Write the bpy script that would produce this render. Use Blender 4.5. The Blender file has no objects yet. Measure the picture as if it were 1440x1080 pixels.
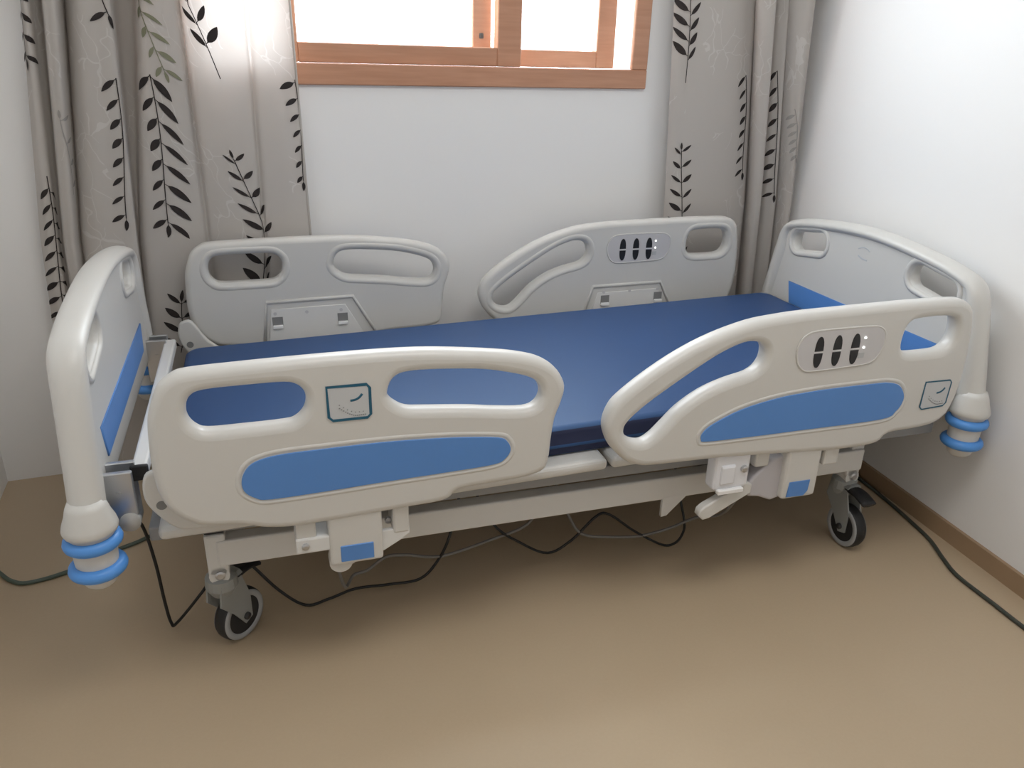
import bpy, bmesh, math
from mathutils import Vector, Matrix

# ------------------------------------------------------------ camera, world, light, exposure
SC = bpy.context.scene
COL = SC.collection
cam_d = bpy.data.cameras.new('camera')
cam = bpy.data.objects.new('camera', cam_d)
COL.objects.link(cam)
cam_d.sensor_fit = 'HORIZONTAL'
cam_d.sensor_width = 36.0
cam_d.lens = 36.0 * 1102.0 / 1440.0
cam_d.clip_start = 0.05
_yaw, _pitch, _roll = math.radians(21.18), math.radians(22.79), math.radians(1.61)
_f = Vector((math.sin(_yaw) * math.cos(_pitch), math.cos(_yaw) * math.cos(_pitch), -math.sin(_pitch)))
_r0 = Vector((math.cos(_yaw), -math.sin(_yaw), 0))
_u0 = _r0.cross(_f)
_r = _r0 * math.cos(_roll) + _u0 * math.sin(_roll)
_u = -_r0 * math.sin(_roll) + _u0 * math.cos(_roll)
M = Matrix(((_r.x, _u.x, -_f.x, -0.5482), (_r.y, _u.y, -_f.y, -1.8847), (_r.z, _u.z, -_f.z, 1.2894), (0, 0, 0, 1)))
cam.matrix_world = M
SC.camera = cam

world = bpy.data.worlds.new('sky')
SC.world = world
world.use_nodes = True
bg = world.node_tree.nodes['Background']
bg.inputs['Color'].default_value = (0.885, 0.94, 1.0, 1)
bg.inputs['Strength'].default_value = 11.0

def portal(name, loc, rot, sx, sy):
    d = bpy.data.lights.new(name, 'AREA')
    d.shape = 'RECTANGLE'; d.size = sx; d.size_y = sy
    d.cycles.is_portal = True
    o = bpy.data.objects.new(name, d); COL.objects.link(o)
    o.location = loc; o.rotation_euler = rot
    return o
portal('back_window_daylight', (0.18, 0.92, 1.80), (math.radians(-90), 0, 0), 1.40, 1.16)
def area_lamp(name, loc, sx, sy, power, col):
    d = bpy.data.lights.new(name, 'AREA'); d.shape = 'RECTANGLE'; d.size = sx; d.size_y = sy; d.energy = power; d.color = col
    o = bpy.data.objects.new(name, d); COL.objects.link(o); o.location = loc
    return o
area_lamp('added_ceiling_fill', (0.05, -1.30, 2.515), 1.05, 0.75, 15.0, (1.0, 0.97, 0.93))  # unseen fill light, added to brighten the floor in front of the bed

SC.view_settings.view_transform = 'Standard'
SC.view_settings.look = 'None'
SC.view_settings.gamma = 1.0
SC.view_settings.use_curve_mapping = False
SC.view_settings.exposure = 0.17
SC.cycles.max_bounces = 10
SC.cycles.diffuse_bounces = 6
SC.cycles.transparent_max_bounces = 12

# ------------------------------------------------------------ materials
def mat(name, col, rough=0.5, metal=0.0, spec=0.5, noise=None, bump=None, coat=0.0):
    m = bpy.data.materials.new(name); m.use_nodes = True
    nt = m.node_tree; b = nt.nodes['Principled BSDF']
    b.inputs['Base Color'].default_value = (*col, 1)
    b.inputs['Roughness'].default_value = rough
    b.inputs['Metallic'].default_value = metal
    b.inputs['Specular IOR Level'].default_value = spec
    b.inputs['Coat Weight'].default_value = coat
    tc = nt.nodes.new('ShaderNodeTexCoord')
    if noise:
        sc, amt = noise
        n = nt.nodes.new('ShaderNodeTexNoise'); n.inputs['Scale'].default_value = sc; n.inputs['Detail'].default_value = 4
        nt.links.new(tc.outputs['Object'], n.inputs['Vector'])
        mx = nt.nodes.new('ShaderNodeMix'); mx.data_type = 'RGBA'
        mx.inputs['A'].default_value = (*[c * (1 - amt) for c in col], 1)
        mx.inputs['B'].default_value = (*[min(1, c * (1 + amt)) for c in col], 1)
        nt.links.new(n.outputs['Fac'], mx.inputs['Factor'])
        nt.links.new(mx.outputs['Result'], b.inputs['Base Color'])
    if bump:
        sc, st = bump
        n = nt.nodes.new('ShaderNodeTexNoise'); n.inputs['Scale'].default_value = sc; n.inputs['Detail'].default_value = 5
        nt.links.new(tc.outputs['Object'], n.inputs['Vector'])
        bp = nt.nodes.new('ShaderNodeBump'); bp.inputs['Strength'].default_value = st; bp.inputs['Distance'].default_value = 0.002
        nt.links.new(n.outputs['Fac'], bp.inputs['Height'])
        nt.links.new(bp.outputs['Normal'], b.inputs['Normal'])
    return m

MT = dict(
    wall=mat('white_paint', (0.87, 0.865, 0.86), 0.6, noise=(2, 0.015), bump=(60, 0.05)),
    ceil=mat('ceiling_paint', (0.85, 0.85, 0.84), 0.7),
    skirt=mat('brown_skirting', (0.36, 0.245, 0.15), 0.5, noise=(8, 0.1)),
    abs=mat('white_plastic', (0.62, 0.61, 0.585), 0.36, bump=(250, 0.03)),
    abslight=mat('light_white_plastic', (0.72, 0.715, 0.70), 0.4),
    absl=mat('lilac_grey_plastic', (0.50, 0.485, 0.51), 0.42),
    absg=mat('grey_plastic', (0.56, 0.55, 0.56), 0.4),
    abspale=mat('pale_grey_panel', (0.53, 0.545, 0.56), 0.42, bump=(250, 0.03)),
    blue=mat('blue_plastic', (0.095, 0.25, 0.60), 0.42, noise=(5, 0.04)),
    ring=mat('bright_blue_rubber', (0.09, 0.30, 0.74), 0.4),
    steel=mat('white_coated_steel', (0.70, 0.70, 0.69), 0.4),
    grey=mat('grey_coated_steel', (0.27, 0.275, 0.28), 0.45),
    dark=mat('dark_metal', (0.035, 0.035, 0.038), 0.5),
    zinc=mat('zinc_steel', (0.55, 0.56, 0.58), 0.32, metal=0.9),
    rubber=mat('black_rubber', (0.016, 0.016, 0.018), 0.55),
    tyre_ring=mat('grey_tyre_ring', (0.36, 0.37, 0.38), 0.5),
    black=mat('black_print', (0.008, 0.008, 0.010), 0.4),
    teal=mat('teal_print', (0.012, 0.10, 0.17), 0.4),
    inkgrey=mat('grey_print', (0.22, 0.23, 0.24), 0.5),
    faint=mat('faint_print', (0.50, 0.52, 0.54), 0.5),
    navy=mat('navy_vinyl', (0.020, 0.058, 0.170), 0.47, spec=0.75, noise=(6, 0.06), bump=(35, 0.05)),
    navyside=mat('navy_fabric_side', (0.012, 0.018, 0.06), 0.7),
    cord=mat('black_cord', (0.012, 0.012, 0.012), 0.5),
    cordg=mat('grey_cord', (0.20, 0.19, 0.18), 0.55),
    cordgreen=mat('green_grey_cord', (0.085, 0.115, 0.095), 0.5),
    cordbrown=mat('dark_olive_cord', (0.05, 0.055, 0.045), 0.5),
    leaf=mat('dark_leaf_print', (0.022, 0.016, 0.015), 0.8, noise=(90, 0.35)),
    leafpale=mat('pale_leaf_print', (0.20, 0.20, 0.13), 0.85),
    leafgrey=mat('grey_leaf_print', (0.33, 0.31, 0.29), 0.85),
    tab=mat('white_tab', (0.85, 0.85, 0.85), 0.3),
    hole=mat('grey_recess', (0.22, 0.22, 0.22), 0.6),
)

def floor_mat():
    m = mat('tan_vinyl_floor', (0.42, 0.29, 0.175), 0.42)
    nt = m.node_tree; b = nt.nodes['Principled BSDF']
    tc = nt.nodes['Texture Coordinate']
    n = nt.nodes.new('ShaderNodeTexNoise'); n.inputs['Scale'].default_value = 1.3; n.inputs['Detail'].default_value = 3
    n2 = nt.nodes.new('ShaderNodeTexNoise'); n2.inputs['Scale'].default_value = 140; n2.inputs['Detail'].default_value = 2
    ad = nt.nodes.new('ShaderNodeMath'); ad.operation = 'MULTIPLY_ADD'; ad.inputs[1].default_value = 0.25
    nt.links.new(tc.outputs['Object'], n.inputs['Vector']); nt.links.new(tc.outputs['Object'], n2.inputs['Vector'])
    nt.links.new(n2.outputs['Fac'], ad.inputs[0]); nt.links.new(n.outputs['Fac'], ad.inputs[2])
    cr = nt.nodes.new('ShaderNodeValToRGB')
    cr.color_ramp.elements[0].position = 0.35; cr.color_ramp.elements[0].color = (0.47, 0.365, 0.245, 1)
    cr.color_ramp.elements[1].position = 0.85; cr.color_ramp.elements[1].color = (0.52, 0.41, 0.285, 1)
    nt.links.new(ad.outputs[0], cr.inputs['Fac']); nt.links.new(cr.outputs['Color'], b.inputs['Base Color'])
    return m
MT['floor'] = floor_mat()

def wood_mat():
    m = mat('orange_wood', (0.55, 0.25, 0.13), 0.38)
    nt = m.node_tree; b = nt.nodes['Principled BSDF']; tc = nt.nodes['Texture Coordinate']
    mp = nt.nodes.new('ShaderNodeMapping'); mp.inputs['Scale'].default_value = (3, 12, 40)
    n = nt.nodes.new('ShaderNodeTexNoise'); n.inputs['Scale'].default_value = 2.0; n.inputs['Detail'].default_value = 6
    cr = nt.nodes.new('ShaderNodeValToRGB')
    cr.color_ramp.elements[0].position = 0.3; cr.color_ramp.elements[0].color = (0.47, 0.235, 0.14, 1)
    cr.color_ramp.elements[1].position = 0.75; cr.color_ramp.elements[1].color = (0.56, 0.295, 0.185, 1)
    nt.links.new(tc.outputs['Object'], mp.inputs['Vector']); nt.links.new(mp.outputs['Vector'], n.inputs['Vector'])
    nt.links.new(n.outputs['Fac'], cr.inputs['Fac']); nt.links.new(cr.outputs['Color'], b.inputs['Base Color'])
    return m
MT['wood'] = wood_mat()

def glass_mat():
    m = bpy.data.materials.new('window_glass'); m.use_nodes = True
    nt = m.node_tree; nt.nodes.clear()
    out = nt.nodes.new('ShaderNodeOutputMaterial'); mx = nt.nodes.new('ShaderNodeMixShader')
    t = nt.nodes.new('ShaderNodeBsdfTransparent'); g = nt.nodes.new('ShaderNodeBsdfGlossy')
    t.inputs['Color'].default_value = (0.97, 0.985, 0.98, 1); g.inputs['Roughness'].default_value = 0.02
    mx.inputs['Fac'].default_value = 0.06
    nt.links.new(t.outputs[0], mx.inputs[1]); nt.links.new(g.outputs[0], mx.inputs[2]); nt.links.new(mx.outputs[0], out.inputs[0])
    return m
MT['glass'] = glass_mat()

def cloth_mat():
    m = bpy.data.materials.new('beige_curtain_cloth'); m.use_nodes = True
    nt = m.node_tree; nt.nodes.clear(); N = nt.nodes.new; L = nt.links.new
    out = N('ShaderNodeOutputMaterial'); mx = N('ShaderNodeMixShader'); mx.inputs['Fac'].default_value = 0.30
    d = N('ShaderNodeBsdfPrincipled'); d.inputs['Roughness'].default_value = 0.75; d.inputs['Specular IOR Level'].default_value = 0.2
    t = N('ShaderNodeBsdfTranslucent')
    uv = N('ShaderNodeUVMap'); uv.uv_map = 'cloth'
    # fine pale embroidered twigs
    v = N('ShaderNodeTexVoronoi'); v.feature = 'DISTANCE_TO_EDGE'; v.inputs['Scale'].default_value = 17
    mp = N('ShaderNodeMapping'); mp.inputs['Scale'].default_value = (1.0, 0.55, 1); L(uv.outputs['UV'], mp.inputs['Vector'])
    nz = N('ShaderNodeTexNoise'); nz.inputs['Scale'].default_value = 9; L(uv.outputs['UV'], nz.inputs['Vector'])
    ad = N('ShaderNodeVectorMath'); ad.operation = 'MULTIPLY_ADD'; ad.inputs[1].default_value = (0.12, 0.12, 0)
    L(nz.outputs['Color'], ad.inputs[0]); L(mp.outputs['Vector'], ad.inputs[2]); L(ad.outputs['Vector'], v.inputs['Vector'])
    lt = N('ShaderNodeMath'); lt.operation = 'LESS_THAN'; lt.inputs[1].default_value = 0.016; L(v.outputs['Distance'], lt.inputs[0])
    n2 = N('ShaderNodeTexNoise'); n2.inputs['Scale'].default_value = 4.2; n2.inputs['Detail'].default_value = 1; L(uv.outputs['UV'], n2.inputs['Vector'])
    gt = N('ShaderNodeMath'); gt.operation = 'GREATER_THAN'; gt.inputs[1].default_value = 0.55; L(n2.outputs['Fac'], gt.inputs[0])
    ml = N('ShaderNodeMath'); ml.operation = 'MULTIPLY'; L(lt.outputs[0], ml.inputs[0]); L(gt.outputs[0], ml.inputs[1])
    m2 = N('ShaderNodeMath'); m2.operation = 'MULTIPLY'; m2.inputs[1].default_value = 0.40; L(ml.outputs[0], m2.inputs[0])
    c = N('ShaderNodeMix'); c.data_type = 'RGBA'
    c.inputs['A'].default_value = (0.62, 0.585, 0.55, 1); c.inputs['B'].default_value = (0.82, 0.80, 0.78, 1)
    L(m2.outputs[0], c.inputs['Factor'])
    w = N('ShaderNodeTexNoise'); w.inputs['Scale'].default_value = 400; L(uv.outputs['UV'], w.inputs['Vector'])
    bp = N('ShaderNodeBump'); bp.inputs['Strength'].default_value = 0.12; bp.inputs['Distance'].default_value = 0.001; L(w.outputs['Fac'], bp.inputs['Height'])
    L(bp.outputs['Normal'], d.inputs['Normal'])
    L(c.outputs['Result'], d.inputs['Base Color']); L(c.outputs['Result'], t.inputs['Color'])
    L(d.outputs[0], mx.inputs[1]); L(t.outputs[0], mx.inputs[2]); L(mx.outputs[0], out.inputs[0])
    return m
MT['cloth'] = cloth_mat()
MT['navy'].node_tree.nodes['Principled BSDF'].inputs['Specular Tint'].default_value = (0.55, 0.78, 1.0, 1)

def clear_mat():
    m = mat('cloudy_clear_plastic', (0.75, 0.76, 0.80), 0.18, spec=0.6)
    return m
MT['clear'] = clear_mat()

# ------------------------------------------------------------ helpers
def put(name, me, m, parent=None, smooth=False):
    me.name = name
    if m is not None:
        me.materials.clear(); me.materials.append(MT[m])
    if smooth:
        for p in me.polygons: p.use_smooth = True
    o = bpy.data.objects.new(name, me); COL.objects.link(o)
    if parent: o.parent = parent
    return o

def obj(name, bm, m, parent=None, smooth=False):
    me = bpy.data.meshes.new(name)
    bmesh.ops.recalc_face_normals(bm, faces=bm.faces)
    bm.to_mesh(me); bm.free()
    return put(name, me, m, parent, smooth)

def tag(o, label=None, cat=None, group=None, kind=None):
    if label: o['label'] = label
    if cat: o['category'] = cat
    if group: o['group'] = group
    if kind: o['kind'] = kind
    return o

def empty(name, loc=(0, 0, 0), rz=0):
    o = bpy.data.objects.new(name, None); COL.objects.link(o)
    o.location = loc; o.rotation_euler = (0, 0, rz); o.empty_display_size = 0.1
    return o

def box(bm, x0, x1, y0, y1, z0, z1, bev=0.0, seg=2):
    r = bmesh.ops.create_cube(bm, size=1)
    vs = r['verts']
    bmesh.ops.scale(bm, vec=(abs(x1 - x0), abs(y1 - y0), abs(z1 - z0)), verts=vs)
    bmesh.ops.translate(bm, vec=((x0 + x1) / 2, (y0 + y1) / 2, (z0 + z1) / 2), verts=vs)
    if bev > 0:
        es = list({e for v in vs for e in v.link_edges})
        bmesh.ops.bevel(bm, geom=es, offset=bev, segments=seg, affect='EDGES', profile=0.5)

def boxm(name, b, m, parent=None, bev=0.003, seg=2):
    bm = bmesh.new(); box(bm, *b, bev, seg)
    return obj(name, bm, m, parent)

def tube(bm, pts, r, n=10, cap=True, sub=0, ell=None):
    """sweep a circle (or ellipse: ell=(ra, rb, up)) along a polyline"""
    P = [Vector(p) for p in pts]
    if sub: P = cat3(P, sub)
    T = []
    for i in range(len(P)):
        a = P[max(0, i - 1)]; b = P[min(len(P) - 1, i + 1)]
        T.append((b - a).normalized())
    up = Vector(ell[2]) if ell else (Vector((0, 0, 1)) if abs(T[0].z) < 0.9 else Vector((0, 1, 0)))
    rings = []; nrm = (up - T[0] * up.dot(T[0])).normalized()
    for i, p in enumerate(P):
        if ell: nrm = (up - T[i] * up.dot(T[i])).normalized()
        else:
            nrm = nrm - T[i] * nrm.dot(T[i])
            nrm.normalize()
        b = T[i].cross(nrm)
        ra, rb = (ell[0], ell[1][i] if isinstance(ell[1], list) else ell[1]) if ell else (r, r)
        rings.append([bm.verts.new(p + nrm * ra * math.cos(2 * math.pi * k / n) + b * rb * math.sin(2 * math.pi * k / n)) for k in range(n)])
    for i in range(len(rings) - 1):
        for k in range(n):
            bm.faces.new((rings[i][k], rings[i][(k + 1) % n], rings[i + 1][(k + 1) % n], rings[i + 1][k]))
    if cap:
        bm.faces.new(rings[0]); bm.faces.new(rings[-1][::-1])

def ringtube(bm, pts, r, n=8):
    """closed bead along a loop of 3D points"""
    P = [Vector(p) for p in pts]; m = len(P); rings = []
    c = sum(P, Vector()) / m
    nrm0 = Vector()
    for i in range(m): nrm0 += (P[i] - c).cross(P[(i + 1) % m] - c)
    nrm0.normalize()
    for i in range(m):
        t = (P[(i + 1) % m] - P[i - 1]).normalized(); b = t.cross(nrm0)
        rings.append([bm.verts.new(P[i] + nrm0 * r * math.cos(2 * math.pi * k / n) + b * r * math.sin(2 * math.pi * k / n)) for k in range(n)])
    for i in range(m):
        for k in range(n):
            bm.faces.new((rings[i][k], rings[i][(k + 1) % n], rings[(i + 1) % m][(k + 1) % n], rings[(i + 1) % m][k]))

def lathe(bm, prof, n=28, mtx=Matrix.Identity(4)):
    rings = []
    for r, z in prof:
        rings.append([bm.verts.new(mtx @ Vector((r * math.cos(2 * math.pi * k / n), r * math.sin(2 * math.pi * k / n), z))) for k in range(n)])
    for i in range(len(rings) - 1):
        for k in range(n):
            bm.faces.new((rings[i][k], rings[i][(k + 1) % n], rings[i + 1][(k + 1) % n], rings[i + 1][k]))
    bm.faces.new(rings[0][::-1]); bm.faces.new(rings[-1])

def cat3(P, sub):
    out = []
    for i in range(len(P) - 1):
        a = P[max(0, i - 1)]; b = P[i]; c = P[i + 1]; d = P[min(len(P) - 1, i + 2)]
        for k in range(sub):
            t = k / sub
            out.append(0.5 * ((2 * b) + (c - a) * t + (2 * a - 5 * b + 4 * c - d) * t * t + (3 * b - a - 3 * c + d) * t ** 3))
    out.append(P[-1]); return out

def loop(pts, sub=4):
    P = [Vector((p[0], p[1])) for p in pts]; n = len(P); out = []
    for i in range(n):
        a, b, c, d = P[i - 1], P[i], P[(i + 1) % n], P[(i + 2) % n]
        for k in range(sub):
            t = k / sub
            out.append(0.5 * ((2 * b) + (c - a) * t + (2 * a - 5 * b + 4 * c - d) * t * t + (3 * b - a - 3 * c + d) * t ** 3))
    return out

def rrect(cx, cy, w, h, r, n=5, rot=0.0):
    out = []
    for qx, qy, a0 in ((1, 1, 0), (-1, 1, 90), (-1, -1, 180), (1, -1, 270)):
        for k in range(n + 1):
            a = math.radians(a0 + 90 * k / n)
            x = qx * (w / 2 - r) + r * math.cos(a); y = qy * (h / 2 - r) + r * math.sin(a)
            out.append(Vector((cx + x * math.cos(rot) - y * math.sin(rot), cy + x * math.sin(rot) + y * math.cos(rot))))
    return out

def area2(P): return sum(P[i - 1].x * P[i].y - P[i].x * P[i - 1].y for i in range(len(P))) / 2

def inset(P, d):
    """move a loop inwards by d"""
    s = 1 if area2(P) > 0 else -1
    n = len(P); out = []
    for i in range(n):
        t = (P[(i + 1) % n] - P[i - 1]).normalized()
        out.append(P[i] + Vector((-t.y, t.x)) * d * s)
    return out

def plate_mesh(outline, holes, th, bev, place, flip=False, res=4):
    """filled outline with holes and rounded edges: (X, Y, Z in -th/2..th/2) mapped by place(v)"""
    cu = bpy.data.curves.new('tmp', 'CURVE'); cu.dimensions = '2D'; cu.fill_mode = 'BOTH'
    cu.extrude = max(th / 2 - bev, 0.0); cu.bevel_depth = bev; cu.bevel_resolution = res; cu.offset = -bev
    for lp in [outline] + list(holes):
        s = cu.splines.new('POLY'); s.points.add(len(lp) - 1)
        for i, p in enumerate(lp): s.points[i].co = (p[0], p[1], 0, 1)
        s.use_cyclic_u = True
    o = bpy.data.objects.new('tmp', cu); COL.objects.link(o)
    dg = bpy.context.evaluated_depsgraph_get(); dg.update()
    me = bpy.data.meshes.new_from_object(o.evaluated_get(dg))
    bpy.data.objects.remove(o); bpy.data.curves.remove(cu)
    for v in me.vertices: v.co = place(v.co.copy())
    if flip: me.flip_normals()
    me.update()
    return me

def merge(mes):
    bm = bmesh.new()
    for me in mes:
        if isinstance(me, bmesh.types.BMesh):
            t = bpy.data.meshes.new('t'); bmesh.ops.recalc_face_normals(me, faces=me.faces); me.to_mesh(t); me.free()
            for p in t.polygons: p.use_smooth = True
            bm.from_mesh(t); bpy.data.meshes.remove(t)
        else:
            for p in me.polygons: p.use_smooth = True
            bm.from_mesh(me); bpy.data.meshes.remove(me)
    out = bpy.data.meshes.new('m'); bm.to_mesh(out); bm.free()
    return out

# ------------------------------------------------------------ the room
WB = 0.70                                   # back wall
XL = -1.252                                 # left wall
YF = -4.0                                   # wall behind the camera
ZC = 2.60
def xr(y): return 1.352 + (y + 0.78) * 0.10   # right wall runs slightly out of square

bm = bmesh.new(); box(bm, XL - 0.2, 1.95, YF - 0.2, WB + 0.2, -0.1, 0)
tag(obj('floor', bm, 'floor'), kind='structure')
bm = bmesh.new(); box(bm, XL - 0.2, 1.95, YF - 0.2, WB + 0.2, ZC, ZC + 0.1)
tag(obj('ceiling', bm, 'ceil'), kind='structure')
WX0, WX1, WZ0, WZ1 = -0.56, 0.917, 1.19, 2.42
OX0, OX1, OZ0, OZ1 = -0.50, 0.860, 1.249, 2.36
bm = bmesh.new()
box(bm, XL - 0.2, OX0, WB, WB + 0.2, 0, ZC); box(bm, OX1, 1.95, WB, WB + 0.2, 0, ZC)
box(bm, OX0, OX1, WB, WB + 0.2, 0, OZ0); box(bm, OX0, OX1, WB, WB + 0.2, OZ1, ZC)
tag(obj('wall_back', bm, 'wall'), kind='structure')
bm = bmesh.new(); box(bm, XL - 0.2, XL, YF, WB, 0, ZC)
tag(obj('wall_left', bm, 'wall'), kind='structure')
bm = bmesh.new()
v = [bm.verts.new((x, y, z)) for z in (0, ZC) for x, y in ((xr(YF), YF), (xr(YF) + 0.2, YF), (xr(WB) + 0.2, WB), (xr(WB), WB))]
for a, b, c, d in ((0, 1, 2, 3), (4, 5, 6, 7), (0, 1, 5, 4), (1, 2, 6, 5), (2, 3, 7, 6), (3, 0, 4, 7)):
    bm.faces.new([v[i] for i in (a, b, c, d)])
tag(obj('wall_right', bm, 'wall'), kind='structure')
bm = bmesh.new(); box(bm, XL - 0.2, 1.95, YF - 0.2, YF, 0, ZC)
tag(obj('wall_front', bm, 'wall'), kind='structure')
bm = bmesh.new()
v = [bm.verts.new((xr(y) + dx, y, z)) for z in (0, 0.055) for y, dx in ((YF, -0.012), (YF, 0), (WB, 0), (WB, -0.012))]
for a, b, c, d in ((0, 1, 2, 3), (4, 5, 6, 7), (0, 1, 5, 4), (1, 2, 6, 5), (2, 3, 7, 6), (3, 0, 4, 7)):
    bm.faces.new([v[i] for i in (a, b, c, d)])
tag(obj('baseboard_right', bm, 'skirt'), kind='structure')

# ---- window in the back wall
win = tag(empty('window_1', (0, 0, 0)), kind='structure')
FY0, FY1 = 0.686, 0.704
def framebox(name, parts, parent, m='wood', bev=0.003):
    bm = bmesh.new()
    for p in parts: box(bm, *p, bev, 1)
    return obj(name, bm, m, parent)
framebox('outer_frame', [(WX0, WX1, FY0, FY1, WZ0, 1.252), (WX0, WX1, FY0, FY1, WZ1 - 0.06, WZ1),
                         (WX0, WX0 + 0.063, FY0, FY1, 1.252, WZ1 - 0.06), (0.857, WX1, FY0, FY1, 1.252, WZ1 - 0.06)], win)
def sash(x0, x1, y0, y1, z0, z1, wl, wr, wb):
    s = framebox('sash', [(x0, x0 + wl, y0, y1, z0, z1), (x1 - wr, x1, y0, y1, z0, z1),
                          (x0 + wl, x1 - wr, y0, y1, z0, z0 + wb), (x0 + wl, x1 - wr, y0, y1, z1 - wb, z1)], win)
    bm = bmesh.new(); ym = (y0 + y1) / 2
    box(bm, x0 + wl, x1 - wr, ym - 0.003, ym + 0.003, z0 + wb, z1 - wb)
    obj('pane', bm, 'glass', s)
    return s
sash(-0.33, 0.456, 0.705, 0.745, 1.252, WZ1 - 0.06, 0.075, 0.083, 0.057)
s2 = sash(0.31, 0.832, 0.775, 0.815, 1.252, WZ1 - 0.06, 0.065, 0.070, 0.055)
bm = bmesh.new(); box(bm, 0.333, 0.347, 0.768, 0.777, 1.335, 1.352, 0.003); obj('sash_lock', bm, 'dark', s2)

# ---- unseen lamp box on the ceiling, added to go with the fill light (its light is the area lamp set at the top)
cl = tag(empty('added_lamp_box', (0.05, -1.30, ZC)), 'flat rectangular white box, unseen, added to go with the fill light', 'ceiling lamp')
boxm('housing', (-0.57, 0.57, -0.42, 0.42, -0.07, 0.0), 'ceil', cl, 0.01)
# ------------------------------------------------------------ curtains
class Cloth:
    """controls: (x_top, x_bottom, y_top, y_bottom) for folds, given at heights zt and zb"""
    def __init__(s, ctrl, zt, zb, sub=10):
        s.c = ctrl; s.zt = zt; s.zb = zb; s.sub = sub; s.cache = {}
    def row(s, z):
        k = round(z, 4)
        if k in s.cache: return s.cache[k]
        t = (z - s.zt) / (s.zb - s.zt)
        if t < 0: t *= 0.5
        if t > 1: t = 1 + (t - 1) * 0.45
        tt = max(0.0, min(1.0, t))
        P = [Vector((a + (b - a) * t, ya + (yb - ya) * tt, z)) for a, b, ya, yb in s.c]
        P = cat3(P, s.sub)
        A = [0.0]
        for i in range(1, len(P)): A.append(A[-1] + (P[i] - P[i - 1]).length)
        s.cache[k] = (P, A); return s.cache[k]
    def at(s, arc, z):
        P, A = s.row(z)
        if arc <= 0: i = 1; f = 0.0
        elif arc >= A[-1]: i = len(P) - 1; f = 1.0
        else:
            i = next(j for j in range(1, len(A)) if A[j] >= arc); f = (arc - A[i - 1]) / max(1e-9, A[i] - A[i - 1])
        p = P[i - 1].lerp(P[i], f); t = (P[i] - P[i - 1]); t.z = 0
        n = Vector((t.y, -t.x, 0)).normalized()
        return p, n
    def arc_of(s, x, z):
        P, A = s.row(z); best = None
        for i in range(1, len(P)):
            x0, x1 = P[i - 1].x, P[i].x
            if min(x0, x1) <= x <= max(x0, x1):
                f = (x - x0) / (x1 - x0) if abs(x1 - x0) > 1e-9 else 0
                y = P[i - 1].y + (P[i].y - P[i - 1].y) * f
                if best is None or y < best[0]: best = (y, A[i - 1] + f * (A[i] - A[i - 1]))
        if best: return best[1]
        return 0.0 if abs(x - P[0].x) < abs(x - P[-1].x) else A[-1]
    def mesh(s, z0, z1, rows=48):
        me = bpy.data.meshes.new('curtain'); V = []; U = []; F = []
        for r in range(rows + 1):
            z = z0 + (z1 - z0) * r / rows
            P, A = s.row(z)
            for p, a in zip(P, A): V.append(p); U.append((a, z))
        m = len(s.row(z0)[0])
        for r in range(rows):
            for i in range(m - 1): F.append((r * m + i, r * m + i + 1, (r + 1) * m + i + 1, (r + 1) * m + i))
        me.from_pydata(V, [], F)
        uv = me.uv_layers.new(name='cloth')
        for lp in me.loops: uv.data[lp.index].uv = U[lp.vertex_index]
        return me
    def sprig(s, parent, base, tip, leaves, m='leaf', off=0.0022, lscale=1.0, stem=True):
        """a printed twig: stem from base to tip (x, z); leaves = (position along stem, side, length)"""
        bm = bmesh.new()
        a0 = s.arc_of(*base); a1 = s.arc_of(*tip)
        def pt(a, z):
            p, n = s.at(a, z); return p + n * off
        def at(t):
            w = math.sin(t * 5.0) * 0.004
            return a0 + (a1 - a0) * t + w, base[1] + (tip[1] - base[1]) * t
        D = Vector((a1 - a0, tip[1] - base[1])).normalized()
        if stem:
            K = 14; prev = None
            for k in range(K + 1):
                a, z = at(k / K); w = 0.0013
                cur = (bm.verts.new(pt(a - w, z)), bm.verts.new(pt(a + w, z)))
                if prev: bm.faces.new((prev[0], prev[1], cur[1], cur[0]))
                prev = cur
        for t, side, ln, ang in leaves:
            a, z = at(t); an = math.radians(ang) * side
            d = Vector((D.x * math.cos(an) - D.y * math.sin(an), D.x * math.sin(an) + D.y * math.cos(an)))
            q = Vector((-d.y, d.x)); ln *= lscale; wd = ln * (0.25 + 0.05 * math.sin(t * 37 + side))
            K = 8; prev = None
            st = a, z
            for k in range(K + 1):
                u = k / K
                uu = max(0.0, (u - 0.12) / 0.88)
                hw = wd * 0.5 * (math.sin(math.pi * uu ** 0.85) ** 0.8 if 0 < uu < 1 else 0.0) + 0.0006
                bend = side * 0.10 * ln * u * u
                ca = st[0] + d.x * ln * u - q.x * bend; cz = st[1] + d.y * ln * u - q.y * bend
                cur = [bm.verts.new(pt(ca + q.x * w, cz + q.y * w)) for w in (-hw, 0, hw)]
                if prev:
                    bm.faces.new((prev[0], prev[1], cur[1], cur[0])); bm.faces.new((prev[1], prev[2], cur[2], cur[1]))
                prev = cur
        return obj('leaf_print', bm, m, parent)

def twig(n, l0=0.060, l1=0.045, a=48, sides=(1, -1), start=0.1, jit=0.35):
    out = []
    for i in range(n):
        t = start + (0.97 - start) * i / max(1, n - 1)
        for sd in sides:
            j = math.sin(i * 12.9 + sd * 4.1 + n) * 0.62
            out.append((min(1, max(0, t + 0.032 * j)), sd, (l0 + (l1 - l0) * t) * (1 + jit * j), a + 22 * j))
    out.append((1.0, 1, l1 * 0.8, 4))
    return out

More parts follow.
